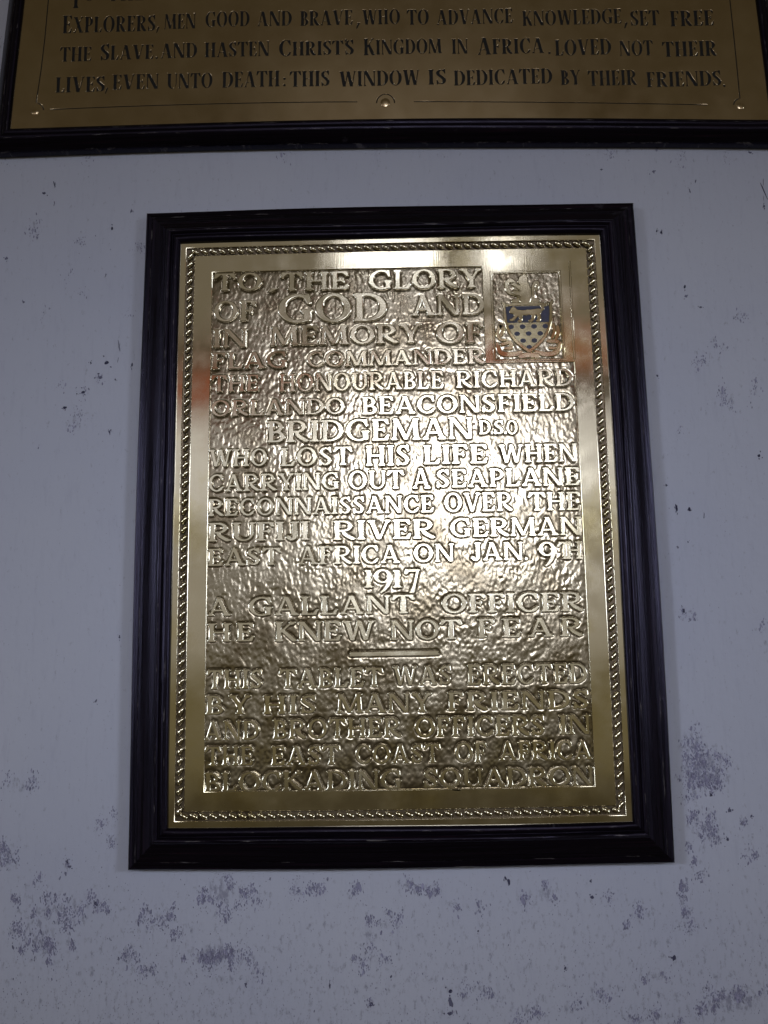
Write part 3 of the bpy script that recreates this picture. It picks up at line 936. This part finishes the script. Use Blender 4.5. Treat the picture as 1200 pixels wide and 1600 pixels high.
m = arms_mask(); m.poly(*shield_pts(0)); m.cut(*shield_pts(3.4)); L_rim = m.trace(.3)
ctop, cbot = AH * .635 - 5, AH * .41
m = arms_mask(); m.poly(*shield_pts(4.2)); m.m &= (m.Y > cbot) & (m.Y < ctop); L_chief = m.trace(.3)
# lion walking across the chief
m = arms_mask()
yb = cbot + 2; hh = ctop - cbot
m.brush([(31, yb + hh * .55), (42, yb + hh * .52), (56, yb + hh * .55), (66, yb + hh * .58)], [3.6, 3.8, 3.4, 4.2])
m.disc(29, yb + hh * .68, 4.6); m.disc(25.5, yb + hh * .60, 2.6)
for (a, b, c, d) in ((34, .5, 27, .1), (37, .5, 39, .02), (58, .5, 55, .02), (64, .55, 66, .02)):
    m.brush([(a, yb + hh * b), ((a + c) / 2 + 1.5, yb + hh * (b + d) / 2), (c, yb + hh * d), (c - 3, yb + hh * d)], [2.6, 2.0, 1.5, 1.2])
m.brush([(67, yb + hh * .6), (73, yb + hh * .75), (70, yb + hh * .92), (76, yb + hh * .95)], [1.4, 1.3, 1.2, 1.8])
L_lion = m.trace(.25)
# half lion on a wreath as crest
m = arms_mask()
y0 = AH * .655
CR = (AH * .965 - y0) / 50.0
m.brush([(47, y0 + CR * 2), (49, y0 + CR * 18), (46, y0 + CR * 33)], [7, 7.5, 5.5]); m.disc(45.5, y0 + CR * 41, 6.2); m.disc(40.5, y0 + CR * 38, 3); m.disc(47, y0 + CR * 47, 3)
m.brush([(43, y0 + CR * 24), (36, y0 + CR * 28), (31, y0 + CR * 33)], [3, 2.3, 2.0]); m.brush([(43, y0 + CR * 16), (36, y0 + CR * 14), (31, y0 + CR * 18)], [3, 2.2, 2.0])
L_beast = m.trace(.25)
m = arms_mask()
m.brush([(47, y0 + CR * 6), (36, y0 + CR * 13), (24, y0 + CR * 18), (20, y0 + CR * 32), (26, y0 + CR * 40), (32, y0 + CR * 34), (34, y0 + CR * 24)], [3.6, 2.8, 2.6, 2.4, 2.4, 2.6, 3.2])
L_tail = m.trace(.25)
m = arms_mask()
m.brush([(58, y0 + CR * 2), (58.5, y0 + CR * 18), (61, y0 + CR * 30), (65, y0 + CR * 36), (67, y0 + CR * 30), (64, y0 + CR * 22)], [2.4, 2.1, 2.0, 2.0, 1.9, 1.9])
L_plume = m.trace(.25)
m = arms_mask(); m.brush([(30, y0 + CR * 1), (48, y0 + CR * 3), (66, y0 + CR * 1)], [2.6, 2.8, 2.6]); L_wreath = m.trace(.25)
# motto ribbon, in three folds, and loose ends of mantling
def ribbon(pts, rad):
    m = arms_mask(); m.brush(pts, rad); return m.trace(.25)
L_rib = [ribbon([(3, AH * .18), (8, AH * .075), (24, AH * .055), (38, AH * .075)], [2.2, 3.2, 3.4, 2.6]),
         ribbon([(60, AH * .075), (74, AH * .05), (90, AH * .07), (96, AH * .17)], [2.6, 3.4, 3.2, 2.2]),
         ribbon([(37, AH * .03), (50, AH * .045), (62, AH * .03)], [3.2, 3.4, 3.2])]
L_man = [ribbon([(9, AH * .385), (4.5, AH * .30), (8, AH * .23), (17, AH * .22)], [3.0, 2.0, 1.7, 1.4]),
         ribbon([(9, AH * .38), (12, AH * .33), (9, AH * .27)], [2.4, 2.6, 1.8]),
         ribbon([(10, AH * .17), (22, AH * .19), (24, AH * .13), (15, AH * .125)], [2.2, 2.4, 2.3, 1.6]),
         ribbon([(87, AH * .385), (88, AH * .30), (84, AH * .235)], [2.2, 2.0, 1.6]),
         ribbon([(93, AH * .36), (94, AH * .28), (90, AH * .22)], [2.2, 2.3, 1.8]),
         ribbon([(78, AH * .20), (93, AH * .185), (96, AH * .12), (80, AH * .12)], [2.2, 2.6, 2.4, 1.8])]
arms_recs = dict(shield=relief('shield', L_sh, 3.0, .8, 2, BRASS_SHIELD), shield_rim=relief('shield_rim', L_rim, 2.0, .9, 2, BRASS),
                 chief=relief('chief', L_chief, .6, .15, 1, BLUE), lion=relief('lion', L_lion, 1.0, 1.1, 2, BRASS),
                 crest_beast=relief('crest_beast', L_beast, 3.0, 1.9, 3, BRASS), crest_tail=relief('crest_tail', L_tail, 2.4, 1.4, 3, BRASS),
                 crest_plume=relief('crest_plume', L_plume, 2.4, 1.3, 3, BRASS), wreath=relief('wreath', L_wreath, 2.4, 1.4, 2, BRASS))
for k, L in enumerate(L_rib):
    arms_recs['motto_ribbon%d' % k] = relief('motto_ribbon', L, 2.0, 1.1, 2, BRASS)
for k, L in enumerate(L_man):
    arms_recs['mantling_leaf%d' % k] = relief('mantling_leaf', L, 2.0, 1.3, 2, BRASS)
rd = [(4.1 * math.cos(a), 3.3 * math.sin(a)) for a in np.linspace(0, 2 * math.pi, 18)[:-1]]
roundel_rec = relief('roundel', [rd], .5, .12, 1, BLUE)

# ---------------- plate of the upper tablet with letters cut through to black wax
TILT = -0.0120
U_C = (0.0005, 2.0438)                                   # middle of the upper plate's lower edge
def upper(x, z):
    dx, dz = x, z
    return bow(U_C[0] + dx - TILT * dz, 2.0438 + dz + TILT * dx)
UP_W, UP_H = 0.4260, 0.40
lay_u = layout(WORDS_UPPER, GL_B, 6.0, 0.7, 1.5)
loops_u = [rect_loop(-UP_W, 0.0, UP_W, UP_H, 30, upper)]
for (c, x, z, sx, sz) in lay_u:
    for L in GL_B[c]['loops']:
        loops_u.append([(x + px * sx, z + pz * sz) for px, pz in L])
# engraved line with quarter rounds at the corner screws and a half round at the middle one
def px_line(P):
    return [at(u, v) for u, v in P]
def groove(P, w):
    P = np.array(P); d = np.gradient(P, axis=0); n = np.stack([-d[:, 1], d[:, 0]], 1)
    n /= np.linalg.norm(n, axis=1)[:, None]
    return [tuple(q) for q in np.vstack([P + n * w / 2, (P - n * w / 2)[::-1]])]
def arc(cu, cv, r, a0, a1, n=10):
    return [(cu + r * math.cos(math.radians(a)), cv - r * math.sin(math.radians(a))) for a in np.linspace(a0, a1, n)]
BL = arc(56, 172.5, 12, 88, 2, 9)
MID = arc(602.5, 161, 14, 180, 0, 14)
BR = arc(1156.5, 164, 10, 178, 92, 9)
seg1 = [BL[-1]] + [(68 + (588.5 - 68) * t, 171.5 - 12.6 * (1 - (1 - t) ** 1.9)) for t in np.linspace(.02, 1, 18)]
seg2 = [(616.5 + (1146.5 - 616.5) * t, 158.6 + 6.0 * t ** 2.0) for t in np.linspace(0, .98, 18)] + [BR[0]]
left_l = [(78, -60), (75.5, 0), (70, 60), (64, 110), BL[0]]
right_l = [(1133, -60), (1140.5, 0), (1147, 60), (1152, 110), BR[-1]]
GW = 0.0014
grooves = [groove(px_line(left_l + BL[1:]), GW), groove(px_line(seg1[1:-1]), GW), groove(px_line(MID), GW), groove(px_line(seg2[1:-2]), GW), groove(px_line(right_l[:-1] + BR[::-1]), GW)]
loops_u += grooves
plate_u = relief('engraved_plate', loops_u, 0.0012, 0.00020, 2, BRASS_DULL)
for ch, g in GL_B.items():
    g['rec'] = relief('letter_fill_' + ch, g['loops'], 1.0, 3.0, 0, BLACK)
groove_recs = [relief('border_line', [g], 0.0004, 0.0004, 0, BLACK) for g in grooves]

flush()

def place(name, rec, parent, loc=(0, 0, 0), scale=(1, 1, 1), org=T_ORG):
    o = bpy.data.objects.new(name, rec['mesh'])
    o.location = Vector(loc) - Vector(org)
    o.scale = scale
    return link(o, parent)

place('outer_band', band_outer, tablet, (0, PLATE_Y, 0))
inner = place('inner_band', band_inner, tablet, (0, PLATE_Y, 0))
place('rule_bar', rule, tablet, (0, PLATE_Y, 0))
place('arms_fillet', fillet, tablet, (0, PLATE_Y - .0007, 0))
place('arms_border', arms_edge, tablet, (0, PLATE_Y - .0006, 0))
# backing sheet under channel and bands
bl = rect_loop(*offset_rect(PLATE, -0.0004))
nb = len(bl)
V = [(x, PLATE_Y + .0027, z) for x, z in bl] + [(x, PLATE_Y + .0060, z) for x, z in bl]
mesh_obj('backing_plate', V, [list(range(nb)), list(range(2 * nb - 1, nb - 1, -1))] + [[k, (k + 1) % nb, nb + (k + 1) % nb, nb + k][::-1] for k in range(nb)], BRASS_DARK, tablet, offset=T_ORG)

# ---------------- raised letters
lay = layout(WORDS, GL_A, 14.0, 0.68, 1.5)
order = sorted(range(len(lay)), key=lambda i: -(GL_A[lay[i][0]]['w'] * lay[i][3] * lay[i][4]))
many = set(order[:300])
z_scale = CAP_REF / 100
smV, smF = [], []
for i, (c, x, z, sx, sz) in enumerate(lay):
    rec = GL_A[c]['rec']
    if i in many:
        place('letter', rec, tablet, (x, PLATE_Y, z), (sx, z_scale, sz))
    else:
        me = rec['mesh']
        co = np.empty(len(me.vertices) * 3, np.float32); me.vertices.foreach_get('co', co)
        co = co.reshape(-1, 3) * (sx, z_scale, sz) + (x, PLATE_Y, z)
        b = len(smV)
        smV += co.tolist()
        smF += [[b + q for q in p.vertices] for p in me.polygons]
if smV:
    o = mesh_obj('small_letters', smV, smF, BRASS_LETTER, tablet, smooth=True, offset=T_ORG)
    o.data.set_sharp_from_angle(angle=math.radians(50))
    o['kind'] = 'stuff'

# ---------------- hammered ground between the letters
def smooth_noise(nx, nz, cx, cz, seed):
    r = np.random.default_rng(seed)
    gx, gz = int(nx / cx) + 5, int(nz / cz) + 5
    g = r.standard_normal((gz, gx))
    x = np.arange(nx) / cx + 1; z = np.arange(nz) / cz + 1
    def basis(t):
        f = t - np.floor(t)
        return np.floor(t).astype(int), np.stack([(1 - f) ** 3, 3 * f ** 3 - 6 * f ** 2 + 4, -3 * f ** 3 + 3 * f ** 2 + 3 * f + 1, f ** 3], 0) / 6
    ix, bx = basis(x); iz, bz_ = basis(z)
    tmp = sum(g[:, ix - 1 + k] * bx[k] for k in range(4))
    return sum(tmp[iz - 1 + k, :] * bz_[k][:, None] for k in range(4))

GS = 0.00070
gx_ = np.arange(PANEL[0] - .002, PANEL[2] + .002, GS); gz_ = np.arange(PANEL[1] - .002, PANEL[3] + .002, GS)
nx, nz = len(gx_), len(gz_)
H = 0.42 * smooth_noise(nx, nz, 2.6, 4.0, 1) + 0.36 * smooth_noise(nx, nz, 1.8, 2.6, 2) + 0.30 * smooth_noise(nx, nz, 9, 13, 3)
H = np.tanh(H * 1.25) * 0.00018
cover = np.zeros((nz, nx), np.float32)
for (c, x, z, sx, sz) in lay:
    mk = GL_A[c]['m']
    i0, i1 = np.searchsorted(gx_, [x - 5 * sx, x + (GL_A[c]['w'] + 5) * sx]); j0, j1 = np.searchsorted(gz_, [z - 40 * sz, z + 110 * sz])
    if i1 <= i0 or j1 <= j0: continue
    ui = (((gx_[i0:i1] - x) / sx - mk.x0) / mk.cell).astype(int).clip(0, mk.nx - 1)
    vi = (((gz_[j0:j1] - z) / sz - mk.y0) / mk.cell).astype(int).clip(0, mk.ny - 1)
    cover[j0:j1, i0:i1] = np.maximum(cover[j0:j1, i0:i1], mk.m[np.ix_(vi, ui)])
cover[np.ix_((gz_ > bz - .0024) & (gz_ < bz + .0024), (gx_ > bar0[0] - .0006) & (gx_ < bar1[0] + .0006))] = 1
cv = cover.copy()
for _ in range(4):
    for ax in (0, 1):
        cv = (np.roll(cv, 1, ax) + cv + np.roll(cv, -1, ax)) / 3
edge = np.clip(cv * 1.9, 0, 1)
H = H * (1 - .65 * edge) - .00090 * edge
X, Z = np.meshgrid(gx_, gz_)
bx_, bz_ = bow(X, Z)
bd = np.minimum(np.minimum(X - PANEL[0], PANEL[2] - X), np.minimum(Z - PANEL[1], PANEL[3] - Z))
H -= .0005 * np.exp(-np.clip(bd, 0, 1) / .0016)
H = np.minimum(H, .0007)
V = np.stack([bx_.ravel() - T_ORG[0], np.full(X.size, PLATE_Y + .0012) - H.ravel() - T_ORG[1], bz_.ravel() - T_ORG[2]], 1)
idx = np.arange(nx * nz).reshape(nz, nx)
keep = ~((X[:-1, :-1] > ax0 + .004) & (Z[:-1, :-1] > az0 + .004) & ((X[:-1, :-1] < ox0 - .003) | (X[:-1, :-1] > ox1 + .002) | (Z[:-1, :-1] < oz0 - .002) | (Z[:-1, :-1] > oz1 + .002)))
F4 = np.stack([idx[:-1, :-1], idx[:-1, 1:], idx[1:, 1:], idx[1:, :-1]], -1)[keep]
me = bpy.data.meshes.new('hammered_ground')
me.vertices.add(len(V)); me.vertices.foreach_set('co', V.ravel())
me.loops.add(F4.size); me.loops.foreach_set('vertex_index', F4.ravel().astype(np.int32))
me.polygons.add(len(F4)); me.polygons.foreach_set('loop_start', np.arange(0, F4.size, 4, dtype=np.int32))
me.update(calc_edges=True); me.validate()
me.polygons.foreach_set('use_smooth', np.ones(len(me.polygons), bool))
me.materials.append(BRASS_GROUND)
link(bpy.data.objects.new('hammered_ground', me), tablet)

# ---------------- coat of arms in place
ob_x, ob_z = bow(ox0, oz0)
def arm(name, key, lift, parent, dx=0, dz=0):
    o = bpy.data.objects.new(name, arms_recs[key]['mesh'] if key in arms_recs else roundel_rec['mesh'])
    o.location = (ob_x + dx * U - T_ORG[0], PLATE_Y + .0012 - lift, ob_z + dz * U - T_ORG[2])
    o.scale = (U, U, U)
    if parent is not tablet:
        o.location = (dx * U / U, -(lift - arm.base) / U, dz * U / U)
        o.scale = (1, 1, 1)
    return link(o, parent)
arm.base = .0016
arms = arm('coat_of_arms', 'shield', .0016, tablet)
arm('shield_rim', 'shield_rim', .0021, arms)
arm('chief', 'chief', .0018, arms)
arm('lion', 'lion', .0024, arms)
arm('crest_beast', 'crest_beast', .0022, arms)
arm('crest_tail', 'crest_tail', .0016, arms)
arm('crest_plume', 'crest_plume', .0016, arms)
arm('wreath', 'wreath', .0017, arms)
for k in range(3):
    arm('motto_ribbon', 'motto_ribbon%d' % k, .0012 + .0003 * k, arms)
for k in range(len(L_man)):
    arm('mantling_leaf', 'mantling_leaf%d' % k, .0011, arms)
rows = [(AH * .365, (-25.5, -8.5, 8.5, 25)), (AH * .285, (-17, 0, 17)), (AH * .205, (-8.5, 8)), (AH * .13, (0,))]
for zz, xs in rows:
    for xx in xs:
        arm('roundel', 'roundel', .00185, arms, sh_c + xx, zz)

# ---------------- twisted rope border, bead by bead
def bead_mesh():
    V, Fc = [], []
    nu, nv = 12, 10
    for i in range(nv + 1):
        t = -1 + 2 * i / nv
        r = max(0.02, (1 - abs(t) ** 2.3) ** .5)
        for k in range(nu):
            a = 2 * math.pi * k / nu
            xx = t * 1.0
            bend = 0.20 * math.sin(t * 1.7)
            V.append((xx, -math.sin(a) * r * .54 * (1 if math.sin(a) > 0 else .6), math.cos(a) * r * .50 + bend * .35))
    for i in range(nv):
        for k in range(nu):
            q = (k + 1) % nu
            Fc.append([i * nu + k, i * nu + q, (i + 1) * nu + q, (i + 1) * nu + k])
    Fc.append(list(range(nu))[::-1]); Fc.append([nv * nu + k for k in range(nu)])
    me = bpy.data.meshes.new('rope_bead')
    me.from_pydata(V, [], Fc)
    me.materials.append(BRASS)
    bm = bmesh.new(); bm.from_mesh(me); bmesh.ops.recalc_face_normals(bm, faces=bm.faces); bm.to_mesh(me); bm.free()
    me.polygons.foreach_set('use_smooth', [True] * len(me.polygons))
    return me
BEAD = bead_mesh()
c0 = offset_rect(PLATE, 0.0121)
HALF = 0.0052
def rope(ax, az, bx, bz, n, ang):
    for i in range(n):
        t = (i + .5) / n
        x, z = bow(ax + (bx - ax) * t, az + (bz - az) * t)
        o = bpy.data.objects.new('rope_bead', BEAD)
        o.location = (x - T_ORG[0], PLATE_Y + .0003 - T_ORG[1], z - T_ORG[2])
        o.rotation_euler = (0, -math.radians(ang + random.uniform(-2, 2)), 0)
        s = HALF * random.uniform(.96, 1.04)
        o.scale = (s, s * 1.05, s)
        link(o, tablet)
rope(c0[0], c0[1], c0[0], c0[3], 61, 54)
rope(c0[2], c0[1], c0[2], c0[3], 61, 54)
rope(c0[0], c0[3], c0[2], c0[3], 44, -38)
rope(c0[0], c0[1], c0[2], c0[1], 45, -38)

# ================================================================== the engraved plate above
U_ORG = np.array((0.0, 0.0, 2.04))
upper_t = empty('dedication_tablet', U_ORG, 'wide engraved brass dedication plate with black lettering, running out of the top of the photo', 'dedication plate')
place('engraved_plate', plate_u, upper_t, (0, PLATE_Y, 0), org=U_ORG)
for (c, x, z, sx, sz) in lay_u:
    place('engraved_letter', GL_B[c]['rec'], upper_t, (x, PLATE_Y + .0006, z), (sx, .0002, sz), org=U_ORG)
for r in groove_recs:
    place('border_line', r, upper_t, (0, PLATE_Y + .0006, 0), org=U_ORG)
PROF_U = [(0.000, 0.004), (0.000, 0.0215), (0.0010, 0.0228), (0.0035, 0.0236), (0.0070, 0.0232), (0.0085, 0.0220), (0.0095, 0.0222), (0.0125, 0.0212),
          (0.0165, 0.0180), (0.0205, 0.0135), (0.0230, 0.0110), (0.0236, 0.0090), (0.0238, 0.0012)]
# rails follow the same slight tilt as the plate
frame_rails(upper_t, U_ORG, U_C[0] - UP_W + .001, U_C[0] + UP_W - .001, 2.0438 + .001, 2.0438 + UP_H - .001, PROF_U, tilt=TILT, mat=WOOD_UPPER)

def screw(u, v, r):
    x, z = at(u, v)
    V, Fc = [], []
    n = 20
    prof = [(1.0, .0002), (1.0, -.00035), (.93, -.0005), (.75, -.0007), (.45, -.00085), (.18, -.0009)]
    for (rr, h) in prof:
        for k in range(n):
            a = 2 * math.pi * k / n
            V.append((x + rr * r * math.cos(a), PLATE_Y + h, z + rr * r * math.sin(a)))
    for i in range(len(prof) - 1):
        for k in range(n):
            q = (k + 1) % n
            Fc.append([i * n + k, i * n + q, (i + 1) * n + q, (i + 1) * n + k])
    Fc.append([(len(prof) - 1) * n + k for k in range(n)])
    o = mesh_obj('screw_head', V, Fc, BRASS_DULL, upper_t, smooth=True, offset=U_ORG)
    bm = bmesh.new(); bm.from_mesh(o.data); bmesh.ops.recalc_face_normals(bm, faces=bm.faces); bm.to_mesh(o.data); bm.free()
screw(54.5, 174.5, .0040)
screw(602, 160.5, .0052)
screw(1157, 166, .0040)
